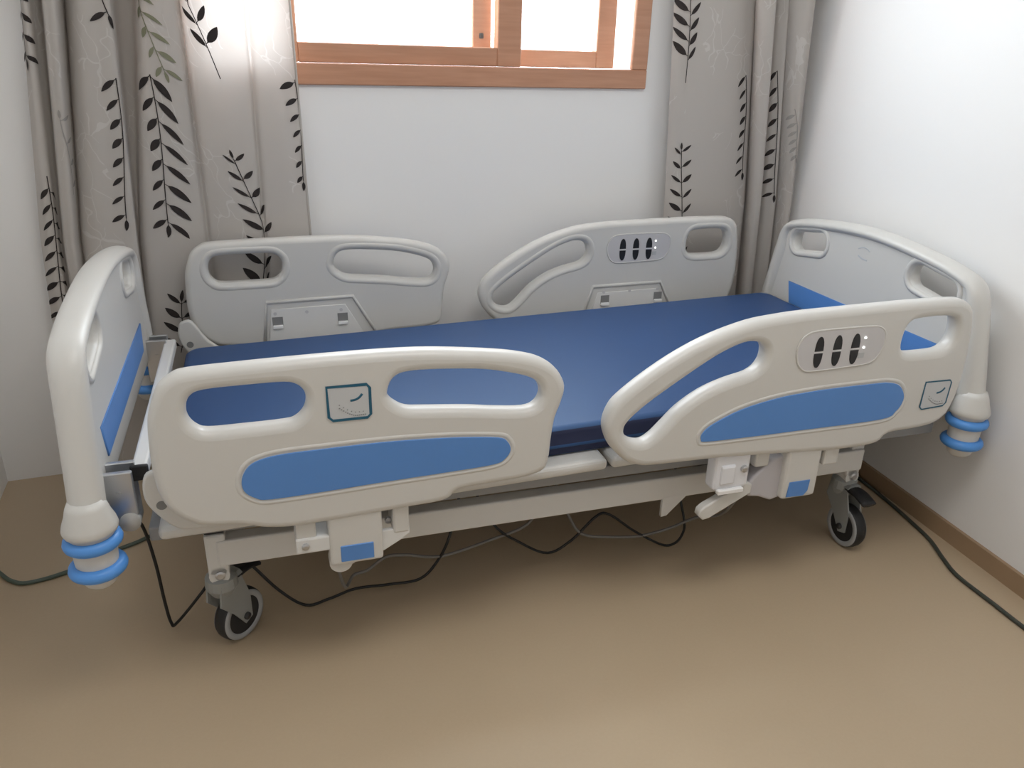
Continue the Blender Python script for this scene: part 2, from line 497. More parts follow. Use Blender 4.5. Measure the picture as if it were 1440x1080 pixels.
LC = Cloth([(-0.940, -1.013, 0.615, 0.645), (-0.928, -0.990, 0.585, 0.632), (-0.917, -0.970, 0.600, 0.642), (-0.921, -0.971, 0.684, 0.680), (-0.905, -0.961, 0.686, 0.680),
            (-0.893, -0.954, 0.620, 0.630), (-0.885, -0.949, 0.572, 0.614), (-0.874, -0.941, 0.562, 0.608), (-0.855, -0.923, 0.562, 0.606), (-0.847, -0.915, 0.62, 0.64), (-0.847, -0.913, 0.672, 0.668),
            (-0.837, -0.902, 0.625, 0.632), (-0.807, -0.866, 0.572, 0.606), (-0.767, -0.815, 0.562, 0.602), (-0.735, -0.766, 0.56, 0.606), (-0.73, -0.763, 0.6, 0.632),
            (-0.723, -0.763, 0.66, 0.668), (-0.702, -0.761, 0.684, 0.678), (-0.683, -0.759, 0.676, 0.675), (-0.67, -0.752, 0.61, 0.65), (-0.652, -0.729, 0.58, 0.635),
            (-0.613, -0.659, 0.585, 0.636), (-0.582, -0.588, 0.615, 0.646), (-0.567, -0.568, 0.66, 0.66), (-0.55, -0.55, 0.625, 0.645), (-0.471, -0.49, 0.61, 0.634),
            (-0.411, -0.421, 0.63, 0.64), (-0.394, -0.404, 0.65, 0.654), (-0.376, -0.386, 0.632, 0.64), (-0.322, -0.321, 0.625, 0.636), (-0.275, -0.265, 0.65, 0.648)], 1.40, 0.77)
lc = put('curtain', LC.mesh(0.06, 2.45), 'cloth', None, True)
tag(lc, 'long beige curtain with dark leaf sprigs hanging left of the window', 'curtain', 'leaf printed curtains beside the window')
sb = 0.0022
bm = bmesh.new(); tube(bm, [tuple(LC.at(99, z)[0]) for z in [0.08 + 0.06 * i for i in range(39)]], 0.004, 6)
o = obj('hem', bm, 'cloth', lc, True)
LC.sprig(lc, (-0.664, 1.215), (-0.670, 0.805), twig(8, .078, .056, 50, start=0.02))
LC.sprig(lc, (-0.645, 1.60), (-0.624, 1.225), twig(8, .046, .040, 48), 'leafpale')
LC.sprig(lc, (-0.748, 1.205), (-0.776, 0.830), twig(8, .066, .046, 55, sides=(-1,), start=0.02))
LC.sprig(lc, (-0.738, 1.62), (-0.738, 1.36), twig(4, .05, .046, 60, sides=(-1,)))
LC.sprig(lc, (-0.484, 1.205), (-0.510, 1.640), twig(7, .070, .050, 46, start=0.20))
LC.sprig(lc, (-0.442, 0.520), (-0.468, 0.985), twig(9, .074, .034, 50, start=0.06))
LC.sprig(lc, (-0.279, 1.205), (-0.272, 0.915), twig(7, .058, .042, 52, sides=(-1,), start=0.02))
LC.sprig(lc, (-0.932, 1.58), (-0.948, 1.25), twig(7, .045, .04, 55, sides=(1, -1)))
LC.sprig(lc, (-0.962, 0.950), (-0.985, 0.560), twig(9, .050, .045, 55, sides=(1, -1)))
LC.sprig(lc, (-0.690, 0.400), (-0.664, 0.560), twig(4, .06, .05, 52))
LC.sprig(lc, (-0.905, 0.900), (-0.893, 1.10), twig(4, .035, .03, 60, sides=(-1,)), 'leafgrey')

RC = Cloth([(0.970, 1.006, .640, .635), (1.000, 1.035, .622, .618), (1.06, 1.095, .602, .606), (1.14, 1.18, .592, .598), (1.215, 1.28, .588, .592), (1.258, 1.325, .590, .590),
            (1.285, 1.348, .66, .65), (1.262, 1.34, .60, .60), (1.228, 1.315, .535, .545), (1.245, 1.325, .503, .522), (1.278, 1.350, .506, .525), (1.300, 1.366, .56, .56),
            (1.322, 1.378, .61, .60), (1.312, 1.380, .56, .56), (1.322, 1.392, .535, .54), (1.345, 1.418, .524, .528), (1.362, 1.436, .585, .575), (1.345, 1.428, .53, .525),
            (1.350, 1.428, .495, .495), (1.384, 1.440, .474, .474), (1.418, 1.455, .484, .484)], 1.47, 0.81)
rc = put('curtain', RC.mesh(0.06, 2.45), 'cloth', None, True)
tag(rc, 'long beige curtain with dark leaf sprigs bunched in the corner right of the window', 'curtain', 'leaf printed curtains beside the window')
RC.sprig(rc, (1.030, 1.215), (1.012, 1.66), twig(9, .066, .050, 48, start=0.18))
RC.sprig(rc, (1.085, 0.53), (1.046, 0.990), twig(9, .064, .034, 50, start=0.06))
RC.sprig(rc, (1.254, 1.245), (1.298, 0.915), twig(8, .055, .040, 55, sides=(-1,), start=0.02))
RC.sprig(rc, (1.345, 1.262), (1.408, 0.840), twig(9, .060, .040, 55, sides=(-1,), start=0.02))
RC.sprig(rc, (1.400, 1.14), (1.436, 0.98), twig(6, .035, .035, 55, sides=(-1,)), 'leafgrey')

# ------------------------------------------------------------ the bed
BED = tag(empty('hospital_bed', (0, 0, 0), math.radians(-3.05)),
          'white electric hospital bed with blue panels, four raised side rails and castors', 'bed')

FO = [(-0.676, 0.654), (-0.666, 0.695), (-0.65, 0.73), (-0.625, 0.75), (-0.597, 0.757), (-0.516, 0.760), (-0.429, 0.762), (-0.327, 0.763), (-0.221, 0.762), (-0.138, 0.757), (-0.023, 0.743), (0.044, 0.729), (0.083, 0.713), (0.112, 0.688), (0.128, 0.654), (0.122, 0.619), (0.11, 0.583), (0.104, 0.538), (0.099, 0.482), (0.084, 0.458), (0.035, 0.447), (-0.033, 0.444), (-0.1, 0.440), (-0.121, 0.423), (-0.152, 0.416), (-0.206, 0.414), (-0.319, 0.409), (-0.432, 0.406), (-0.49, 0.412), (-0.537, 0.426), (-0.601, 0.435), (-0.629, 0.448), (-0.652, 0.468), (-0.672, 0.504), (-0.68, 0.565)]
FS1 = [(-0.608, 0.682), (-0.599, 0.706), (-0.574, 0.717), (-0.495, 0.719), (-0.433, 0.718), (-0.411, 0.711), (-0.399, 0.697), (-0.396, 0.678), (-0.402, 0.657), (-0.418, 0.641), (-0.44, 0.636), (-0.516, 0.635), (-0.576, 0.636), (-0.595, 0.645), (-0.606, 0.661)]
FS2 = [(-0.242, 0.68), (-0.233, 0.703), (-0.211, 0.716), (-0.157, 0.717), (-0.062, 0.709), (-0.007, 0.698), (0.043, 0.683), (0.067, 0.667), (0.076, 0.642), (0.067, 0.62), (0.041, 0.611), (-0.021, 0.617), (-0.081, 0.626), (-0.168, 0.635), (-0.206, 0.640), (-0.228, 0.653), (-0.24, 0.667)]
FB = [(0.009, 0.525), (0.001, 0.546), (-0.019, 0.557), (-0.095, 0.567), (-0.169, 0.573), (-0.264, 0.577), (-0.388, 0.577), (-0.445, 0.576), (-0.484, 0.571), (-0.511, 0.559), (-0.526, 0.534), (-0.525, 0.507), (-0.505, 0.488), (-0.475, 0.481), (-0.343, 0.484), (-0.268, 0.487), (-0.121, 0.491), (-0.029, 0.495), (-0.003, 0.505)]
HO = [(0.227, 0.552), (0.236, 0.585), (0.257, 0.613), (0.318, 0.659), (0.393, 0.703), (0.47, 0.736), (0.56, 0.761), (0.637, 0.770), (0.705, 0.774), (0.8, 0.776), (0.914, 0.778), (0.999, 0.779), (1.117, 0.778), (1.153, 0.772), (1.179, 0.755), (1.192, 0.723), (1.203, 0.648), (1.205, 0.572), (1.199, 0.514), (1.183, 0.47), (1.15, 0.446), (1.096, 0.438), (1.010, 0.434), (0.979, 0.411), (0.906, 0.406), (0.811, 0.409), (0.663, 0.42), (0.524, 0.429), (0.419, 0.432), (0.354, 0.434), (0.318, 0.439), (0.281, 0.457), (0.248, 0.492), (0.232, 0.524)]
HS1 = [(0.274, 0.532), (0.282, 0.553), (0.325, 0.590), (0.401, 0.640), (0.482, 0.688), (0.538, 0.711), (0.573, 0.715), (0.597, 0.707), (0.608, 0.688), (0.605, 0.661), (0.581, 0.640), (0.522, 0.626), (0.464, 0.605), (0.409, 0.570), (0.373, 0.534), (0.346, 0.508), (0.324, 0.498), (0.299, 0.503), (0.281, 0.516)]
HB = [(1.022, 0.545), (1.002, 0.57), (0.969, 0.58), (0.935, 0.582), (0.823, 0.582), (0.745, 0.580), (0.655, 0.573), (0.563, 0.555), (0.493, 0.527), (0.468, 0.507), (0.466, 0.490), (0.483, 0.483), (0.607, 0.481), (0.735, 0.481), (0.967, 0.482), (1.010, 0.500), (1.024, 0.524)]
HS2 = [(0.990, 0.668), (0.990, 0.705), (1.001, 0.728), (1.033, 0.736), (1.118, 0.735), (1.142, 0.718), (1.147, 0.686), (1.140, 0.664), (1.12, 0.650), (1.066, 0.647), (1.010, 0.650)]
HP = [(0.686, 0.685), (0.691, 0.709), (0.707, 0.725), (0.735, 0.731), (0.800, 0.732), (0.885, 0.731), (0.912, 0.725), (0.926, 0.708), (0.926, 0.680), (0.915, 0.655), (0.893, 0.639), (0.83, 0.635), (0.734, 0.633), (0.709, 0.639), (0.693, 0.657)]
TH = 0.045

def make_rail(kind, side):
    """kind: 'foot' or 'head'; side -1 near, +1 far. depth d runs from the outer face (0) to the inner face (TH)."""
    def Y(d): return -0.52 + d if side < 0 else 0.565 - d
    flip = side > 0
    def place(d0):
        return lambda v: Vector((v.x, Y(d0 - v.z), v.y))
    out, holes, ins = (FO, (FS1, FS2), FB) if kind == 'foot' else (HO, (HS1, HS2), HB)
    O = loop(out); Hs = [loop(h) for h in holes]; I = loop(ins)
    body = plate_mesh(O, Hs, TH, 0.017, place(TH / 2), flip, 5)
    beads = bmesh.new()
    ringtube(beads, [(p.x, Y(0.0055), p.y) for p in inset(I, -0.007)], 0.0075)
    # rounded lips round the slots on the inner face, and the raised outline of the arm housing
    for h in Hs:
        ringtube(beads, [(p.x, Y(TH - 0.0095), p.y) for p in inset(h, -0.016)], 0.0125)
    if kind == 'foot': hx = ((-0.47, .42), (-0.452, .568), (-0.190, .572), (-0.105, .42))
    else: hx = ((0.60, .44), (0.635, .553), (0.895, .556), (0.955, .44))
    tube(beads, [(x, Y(TH), z) for x, z in hx], 0.006, 8)
    rail = put('side_rail', merge([body, beads]), 'abs', BED)
    put('blue_panel', plate_mesh(I, (), 0.004, 0.0012, place(-0.0005), flip, 2), 'blue', rail, False)
    # arm housing plate on the inner face
    if kind == 'foot': px = [(-0.455, .43), (-0.440, .545), (-0.215, .548), (-0.150, .43)]; hs = (-0.424, -0.225)
    else: px = [(0.625, .44), (0.655, .530), (0.885, .533), (0.928, .44)]; hs = (0.682, 0.888)
    P = [Vector(p) for p in px]
    put('mount_plate', plate_mesh(P, (), 0.005, 0.0015, place(TH + 0.0015), flip, 2), 'abslight', rail)
    for hx_ in hs:
        boxm('latch_hole', (hx_ - .016, hx_ + .016, Y(TH + .0030), Y(TH + .0048), .490, .520), 'hole', rail, 0.0004, 1)
        boxm('latch_tab', (hx_ - .015, hx_ + .015, Y(TH + .003), Y(TH + .012), .484, .494), 'tab', rail, 0.001, 1)
    for sx in (hs[0] - 0.006, (hs[0] + hs[1]) / 2 - 0.01, hs[1] - 0.004):
        bm = bmesh.new(); lathe(bm, [(0.0055, 0), (0.0055, 0.0015)], 10, Matrix.Translation((sx, Y(TH + .0035), .531)) @ Matrix.Rotation(math.radians(90), 4, 'X'))
        obj('screw', bm, 'absg', rail)
    # picture sticker on the outer face
    if kind == 'foot': st = [(-0.360, .7065), (-0.283, .7065), (-0.275, .697), (-0.275, .641), (-0.284, .632), (-0.350, .632), (-0.360, .642)]
    else: st = [(1.083, .571), (1.160, .570), (1.167, .562), (1.165, .506), (1.156, .497), (1.090, .494), (1.081, .503)]
    S = [Vector(p) for p in st]
    sx = sum(p.x for p in S) / len(S); sz = sum(p.y for p in S) / len(S)
    put('sticker', plate_mesh(S, (), 0.0022, 0.0006, place(-0.0002), flip, 1), 'abspale', rail)
    bd = plate_mesh(S, (inset(S, 0.0055 if kind == 'foot' else 0.0035),), 0.002, 0.0, place(-0.0009), flip, 1)
    put('sticker_border', bd, 'teal', rail)
    bm = bmesh.new()
    tube(bm, [(sx + a, Y(-0.0016), sz + b) for a, b in ((-0.003, .008), (.006, .009), (.014, .013), (.020, .020))], 0.0018, 6, sub=4, ell=(0.0006, 0.0026, (0, 1, 0)))
    obj('sticker_swoosh', bm, 'teal', rail)
    bm = bmesh.new()
    for k in range(14):
        t = k / 13
        x = -0.024 + 0.048 * t; z = -0.006 - 0.020 * math.sin(min(1, t * 1.35) * math.pi / 2) + 0.003 * t
        box(bm, sx + x - .0013, sx + x + .0013, Y(-0.0022), Y(-0.0010), sz + z - .0008, sz + z + .0008)
        if k % 2 == 0:
            box(bm, sx + x - .001, sx + x + .001, Y(-0.0022), Y(-0.0010), sz + z + .006, sz + z + .0075)
    obj('sticker_marks', bm, 'inkgrey', rail)
    if kind == 'head':
        Pn = loop(HP, 3)
        for d0, sgn, dx in ((0.0, -1, 0.0), (TH, 1, -0.008)):
            Q = [Vector((p.x + dx, p.y)) for p in Pn]
            put('control_panel', plate_mesh(Q, (), 0.004, 0.001, place(d0 + sgn * 0.0004), flip, 2), 'absg', rail)
            rb = bmesh.new(); ringtube(rb, [(p.x, Y(d0 + sgn * 0.0012), p.y) for p in Q], 0.0022, 6)
            obj('panel_edge', rb, 'abs', rail, True)
            for bx in (0.744, 0.794, 0.844):
                for up in (1, -1):
                    pts = [Vector((bx + dx - .0115, .679 + up * .003))]
                    for k in range(1, 10):
                        t = k / 10
                        a = math.pi * t
                        pts.append(Vector((bx + dx - .0115 * math.cos(a), .679 + up * (.003 + .035 * math.sin(a) ** 0.8))))
                    pts.append(Vector((bx + dx + .0115, .679 + up * .003)))
                    put('button', plate_mesh(pts, (), 0.0024, 0.0006, place(d0 + sgn * 0.003), flip, 1), 'black', rail)
                bmv = bmesh.new(); box(bmv, bx + dx - .012, bx + dx + .012, Y(d0 + sgn * .0022), Y(d0 + sgn * .0036), .6783, .6797)
                obj('button_divider', bmv, 'tab', rail)
            for lz in (.705, .681):
                bmv = bmesh.new(); lathe(bmv, [(0.0032, 0), (0.0026, 0.0015)], 10, Matrix.Translation((0.868 + dx, Y(d0 + sgn * .0035), lz)) @ Matrix.Rotation(math.radians(90 if Y(d0 + sgn) < Y(d0) else -90), 4, 'X'))
                obj('indicator_light', bmv, 'led', rail)
            bmv = bmesh.new(); box(bmv, 0.858 + dx, 0.874 + dx, Y(d0 + sgn * .0020), Y(d0 + sgn * .0030), .655, .668)
            obj('panel_print', bmv, 'inkpale', rail)
    return rail

def led_mat():
    m = bpy.data.materials.new('lit_indicator'); m.use_nodes = True
    b = m.node_tree.nodes['Principled BSDF']; b.inputs['Base Color'].default_value = (0.9, 0.9, 0.9, 1)
    b.inputs['Emission Color'].default_value = (1, 1, 0.97, 1); b.inputs['Emission Strength'].default_value = 1.6
    return m
MT['led'] = led_mat()
MT['inkpale'] = mat('pale_grey_print', (0.44, 0.45, 0.46), 0.5)

RAILS = {}
for kind in ('foot', 'head'):
    for side in (-1, 1):
        RAILS[kind, side] = make_rail(kind, side)

# ---- head and foot boards
EDGE = [(-0.502, .450), (-0.490, .50), (-0.476, .56), (-0.462, .62), (-0.446, .690), (-0.432, .735), (-0.414, .765), (-0.388, .785), (-0.345, .799), (-0.282, .812), (-0.178, .825), (-0.086, .833), (0, .836)]
EDGE = EDGE + [(-y, z) for y, z in EDGE[-2::-1]]
YC = 0.0
def make_board(name, xf, d, faint):
    """xf: inner face; d: outward direction along x"""
    def place(x0): return (lambda v: Vector((x0 + v.z * (1 if d < 0 else -1), v.x if d < 0 else v.x, v.y)))
    # inward normal is -d; map (Y, Z, depth) with the right handedness
    flip = d > 0
    P = cat3([Vector((y, z)) for y, z in EDGE], 3)
    # panel, inset from the rim
    Q = []
    for i, p in enumerate(P):
        t = (P[min(len(P) - 1, i + 1)] - P[max(0, i - 1)]).normalized()
        hw = 0.034 - 0.016 * max(0.0, min(1.0, (p.y - 0.70) / 0.085))
        n = Vector((t.y, -t.x))
        Q.append((p + n * hw, n, hw, p + n * 0.010))
    panel = [e for q, n, hw, e in Q if q.y > 0.485]
    lo = [Vector((panel[-1].x * (1 - 2 * k / 16), .448)) for k in range(17)]
    holes = [rrect(sy * 0.268, .738, 0.165, 0.060, 0.027, 5, -sy * math.radians(9)) for sy in (-1, 1)]
    xm = xf + d * 0.0225
    me = plate_mesh(panel + lo, holes, 0.040, 0.013, lambda v: Vector((xm - d * v.z, v.x, v.y)), flip=(d > 0), res=4)
    rim = bmesh.new()
    tube(rim, [(xf + d * 0.0225, q.x, q.y) for q, n, hw, e in Q], 0.02, 16, ell=(0.033, [hw for q, n, hw, e in Q], (1, 0, 0)))
    for h in holes:
        ringtube(rim, [(xf + d * 0.0065, p.x, p.y) for p in inset(h, -0.014)], 0.0095)
        ringtube(rim, [(xf + d * 0.0385, p.x, p.y) for p in inset(h, -0.014)], 0.0095)
    # corner posts that carry the bumper rings
    for sy in (-1, 1):
        post = bmesh.new()
        lathe(post, [(0.010, .308), (0.020, .310), (0.029, .318), (0.035, .332), (0.038, .35), (0.0395, .385), (0.041, .43), (0.0475, .434), (0.050, .442), (0.048, .452), (0.0415, .468), (0.037, .485), (0.030, .50)], 28,
              Matrix.Translation((xf + d * 0.024, sy * 0.466, 0)))
        t = bpy.data.meshes.new('t'); bmesh.ops.recalc_face_normals(post, faces=post.faces); post.to_mesh(t); post.free()
        rim.from_mesh(t); bpy.data.meshes.remove(t)
    b = put(name, merge([me, rim]), 'abs', BED)
    # blue strip on the inner face
    strip = [Vector(p) for p in ((-0.335, .586), (0.335, .586), (0.315, .512), (-0.315, .512))]
    put('blue_panel', plate_mesh(strip, (), 0.006, 0.0015, lambda v: Vector((xf - d * (v.z - 0.002), v.x, v.y)), d > 0, 2), 'blue', b)
    for sy in (-1, 1):
        for z in (.412, .352):
            rg = bmesh.new(); n = 28
            pts = [(xf + d * 0.024 + 0.040 * math.cos(2 * math.pi * k / n), sy * 0.466 + 0.040 * math.sin(2 * math.pi * k / n), z) for k in range(n)]
            ringtube(rg, pts, 0.0135, 12)
            obj('bumper_ring', rg, 'ring', b, True)
    if faint:
        bm = bmesh.new()
        tube(bm, [(xf + d * .0018, y, z) for y, z in ((.035, .768), (.015, .776), (-.005, .774), (-.015, .769))], 0.002, 6, sub=3, ell=(0.0006, 0.002, (1, 0, 0)))
        tube(bm, [(xf + d * .0018, y, z) for y, z in ((.030, .748), (.012, .742), (-.010, .741))], 0.002, 6, sub=3, ell=(0.0006, 0.003, (1, 0, 0)))
        obj('faint_emblem', bm, 'faint', b)
    return b
make_board('head_board', 1.295, 1, True)
make_board('foot_board', -0.786, -1, False)

# ---- mattress platform and frame
def zs(x): return 0.026 * (x - 0.16)
def shear(bm):
    for v in bm.verts: v.co.z += zs(v.co.x)
for x0, x1 in ((-0.70, -0.215), (-0.205, 0.275), (0.285, 0.56), (0.57, 1.27)):
    bm = bmesh.new()
    box(bm, x0, x1, -0.447, 0.492, 0.394, 0.424, 0.013, 4)
    shear(bm)
    obj('mattress_board', bm, 'abs', BED)
for y in (-0.448, 0.493):
    P = loop([(-0.712, .488), (-0.708, .520), (-0.696, .534), (-0.668, .532), (-0.630, .470), (-0.560, .415), (-0.560, .398), (-0.640, .398), (-0.668, .410), (-0.690, .436), (-0.706, .462)], 3)
    st_ = put('mattress_stop', plate_mesh(P, (), 0.018, 0.006, lambda v, y=y: Vector((v.x, y - v.z, v.y))), 'abs', BED)
    bm = bmesh.new(); tube(bm, [(-0.682, y - .0095, .462), (-0.682, y + .0095, .462)], .010, 14); obj('stop_hole', bm, 'hole', st_)
boxm('end_rail', (-0.742, -0.712, -0.36, 0.42, .478, .506), 'steel', BED, 0.005)
boxm('end_cap', (-0.744, -0.710, -0.368, -0.358, .474, .508), 'rubber', BED, 0.003)
YN, YFAR = -0.42, 0.465
for y in (YN, YFAR - 0.03):
    boxm('deck_rail', (-0.72, 1.26, y, y + 0.03, 0.360, 0.392), 'grey', BED, 0.004)
for x in (-0.72, -0.20, 0.28, 0.78, 1.23):
    boxm('deck_crossbar', (x, x + .035, YN + .03, YFAR - .03, 0.364, 0.390), 'grey', BED, 0.003)
BN, BF = -0.365, 0.410
for y in (BN, BF - 0.04):
    boxm('base_rail', (-0.605, 1.10, y, y + 0.04, 0.237, 0.302), 'steel', BED, 0.005)
for x in (-0.60, 1.05):
    boxm('base_crossbar', (x, x + .05, BN + .04, BF - .04, 0.240, 0.298), 'steel', BED, 0.004)
# lifting arms and motors under the deck
for x0, x1 in ((-0.42, -0.20), (0.62, 0.80)):
    for y in (-0.27, 0.29):
        bm = bmesh.new(); tube(bm, [(x0, y, .285), (x1, y, .365)], 0.017, 8)
        obj('lift_arm', bm, 'grey', BED, True)
    bm = bmesh.new(); tube(bm, [(x0, -0.325, .285), (x0, 0.37, .285)], 0.018, 10); obj('lift_shaft', bm, 'grey', BED, True)
for x, y in ((-0.30, -0.05), (0.38, 0.06), (0.86, -0.02)):
    bm = bmesh.new()
    box(bm, x, x + .17, y - .045, y + .045, .255, .340, .012, 3)
    tube(bm, [(x + .16, y, .30), (x + .42, y, .325)], 0.020, 10)
    obj('motor', bm, 'dark', BED)
boxm('control_box', (0.05, 0.30, 0.12, 0.30, 0.27, 0.345), 'dark', BED, 0.008)

# ---- legs with castors
def cyl(bm, a, b, r, n=16): tube(bm, [a, b], r, n)
def make_castor(x, y, nang, trail, off=0.042):
    """nang: heading of the wheel's visible face; trail: heading of the wheel from the stem"""
    leg = bmesh.new()
    box(leg, x - .022, x + .022, y - .026, y + .026, .212, .318, .006, 2)
    tube(leg, [(x, y - .026, .212), (x, y + .026, .212)], 0.022, 16)
    lg = obj('castor_leg', leg, 'steel', BED)
    boxm('leg_cap', (x - .022, x + .022, y - .022, y + .022, .316, .344), 'rubber', lg, 0.006)
    bt = bmesh.new(); lathe(bt, [(0.011, 0), (0.011, .004), (0.007, .006)], 12, Matrix.Translation((x + .002, y - .026, .214)) @ Matrix.Rotation(math.radians(90), 4, 'X'))
    obj('bolt', bt, 'zinc', lg)
    R = 0.0640
    n = Vector((math.cos(nang), math.sin(nang), 0)); t = Vector((math.cos(trail), math.sin(trail), 0))
    c = Vector((x, y, R)) + t * off
    fk = bmesh.new()
    # stem head
    lathe(fk, [(0.020, .205), (0.034, .196), (0.036, .172), (0.030, .160), (0.024, .150)], 18, Matrix.Translation((x, y, 0)))
    for s in (-1, 1):
        o = n * (0.021 * s)
        pl = [Vector((x, y, .178)) - t * .026, Vector((x, y, .178)) + t * .040, c + t * .020 + Vector((0, 0, .050)), c + t * .020 - Vector((0, 0, .012)), c - t * .004 - Vector((0, 0, .020)), c - t * .034 + Vector((0, 0, .026)), Vector((x, y, .135)) - t * .032]
        a = [fk.verts.new(p + o - n * .0025) for p in pl]; b = [fk.verts.new(p + o + n * .0025) for p in pl]
        fk.faces.new(a); fk.faces.new(b[::-1])
        for i in range(len(pl)): fk.faces.new((a[i], a[(i + 1) % len(pl)], b[(i + 1) % len(pl)], b[i]))
    tp = [Vector((x, y, .184)) - t * .026, Vector((x, y, .184)) + t * .042]
    tube(fk, [tuple(tp[0]), tuple(tp[1])], .02, 8, ell=(0.010, 0.024, (0, 0, 1)))
    f = obj('castor', fk, 'castor_grey', BED)
    q = Vector((0, 0, 1)).rotation_difference(n).to_matrix().to_4x4()
    mt = Matrix.Translation(c) @ q
    w = bmesh.new()
    lathe(w, [(0.052, -.0165), (0.060, -.0165), (R - .001, -.010), (R, 0), (R - .001, .010), (0.060, .0165), (0.052, .0165)], 36, mt)
    obj('wheel', w, 'rubber', f, True)
    w = bmesh.new(); n_ = 36
    for s in (-1, 1):
        pts = [mt @ Vector((.053 * math.cos(2 * math.pi * k / n_), .053 * math.sin(2 * math.pi * k / n_), s * .0155)) for k in range(n_)]
        rr = []
        for rad, dz in ((.046, .0), (.047, .0025), (.059, .0025), (.0605, .0)):
            rr.append([w.verts.new(mt @ Vector((rad * math.cos(2 * math.pi * k / n_), rad * math.sin(2 * math.pi * k / n_), s * (.0162 + dz)))) for k in range(n_)])
        for i in range(3):
            for k in range(n_): w.faces.new((rr[i][k], rr[i][(k + 1) % n_], rr[i + 1][(k + 1) % n_], rr[i + 1][k]))
    obj('wheel_ring', w, 'tyre_ring', f, True)
    w = bmesh.new()
    cyl(w, tuple(c - n * .029), tuple(c + n * .029), 0.009, 12)
    obj('axle', w, 'dark', f, True)
    pd = bmesh.new()
    a = Vector((x, y, .178)) + t * .030; e = a + t * .075 + Vector((0, 0, -.012))
    tube(pd, [tuple(a), tuple((a + e) / 2 + Vector((0, 0, .006))), tuple(e)], .02, 10, sub=3, ell=(0.009, 0.024, (0, 0, 1)))
    obj('brake_pedal', pd, 'rubber', f, True)
MT['castor_grey'] = mat('castor_grey', (0.33, 0.345, 0.34), 0.42, metal=0.15)
make_castor(-0.606, -0.336, math.radians(-44), math.radians(50), 0.040)
make_castor(1.083, -0.330, math.radians(180), math.radians(-88))
make_castor(-0.598, 0.383, math.radians(-80), math.radians(10))
make_castor(1.083, 0.383, math.radians(-60), math.radians(200))

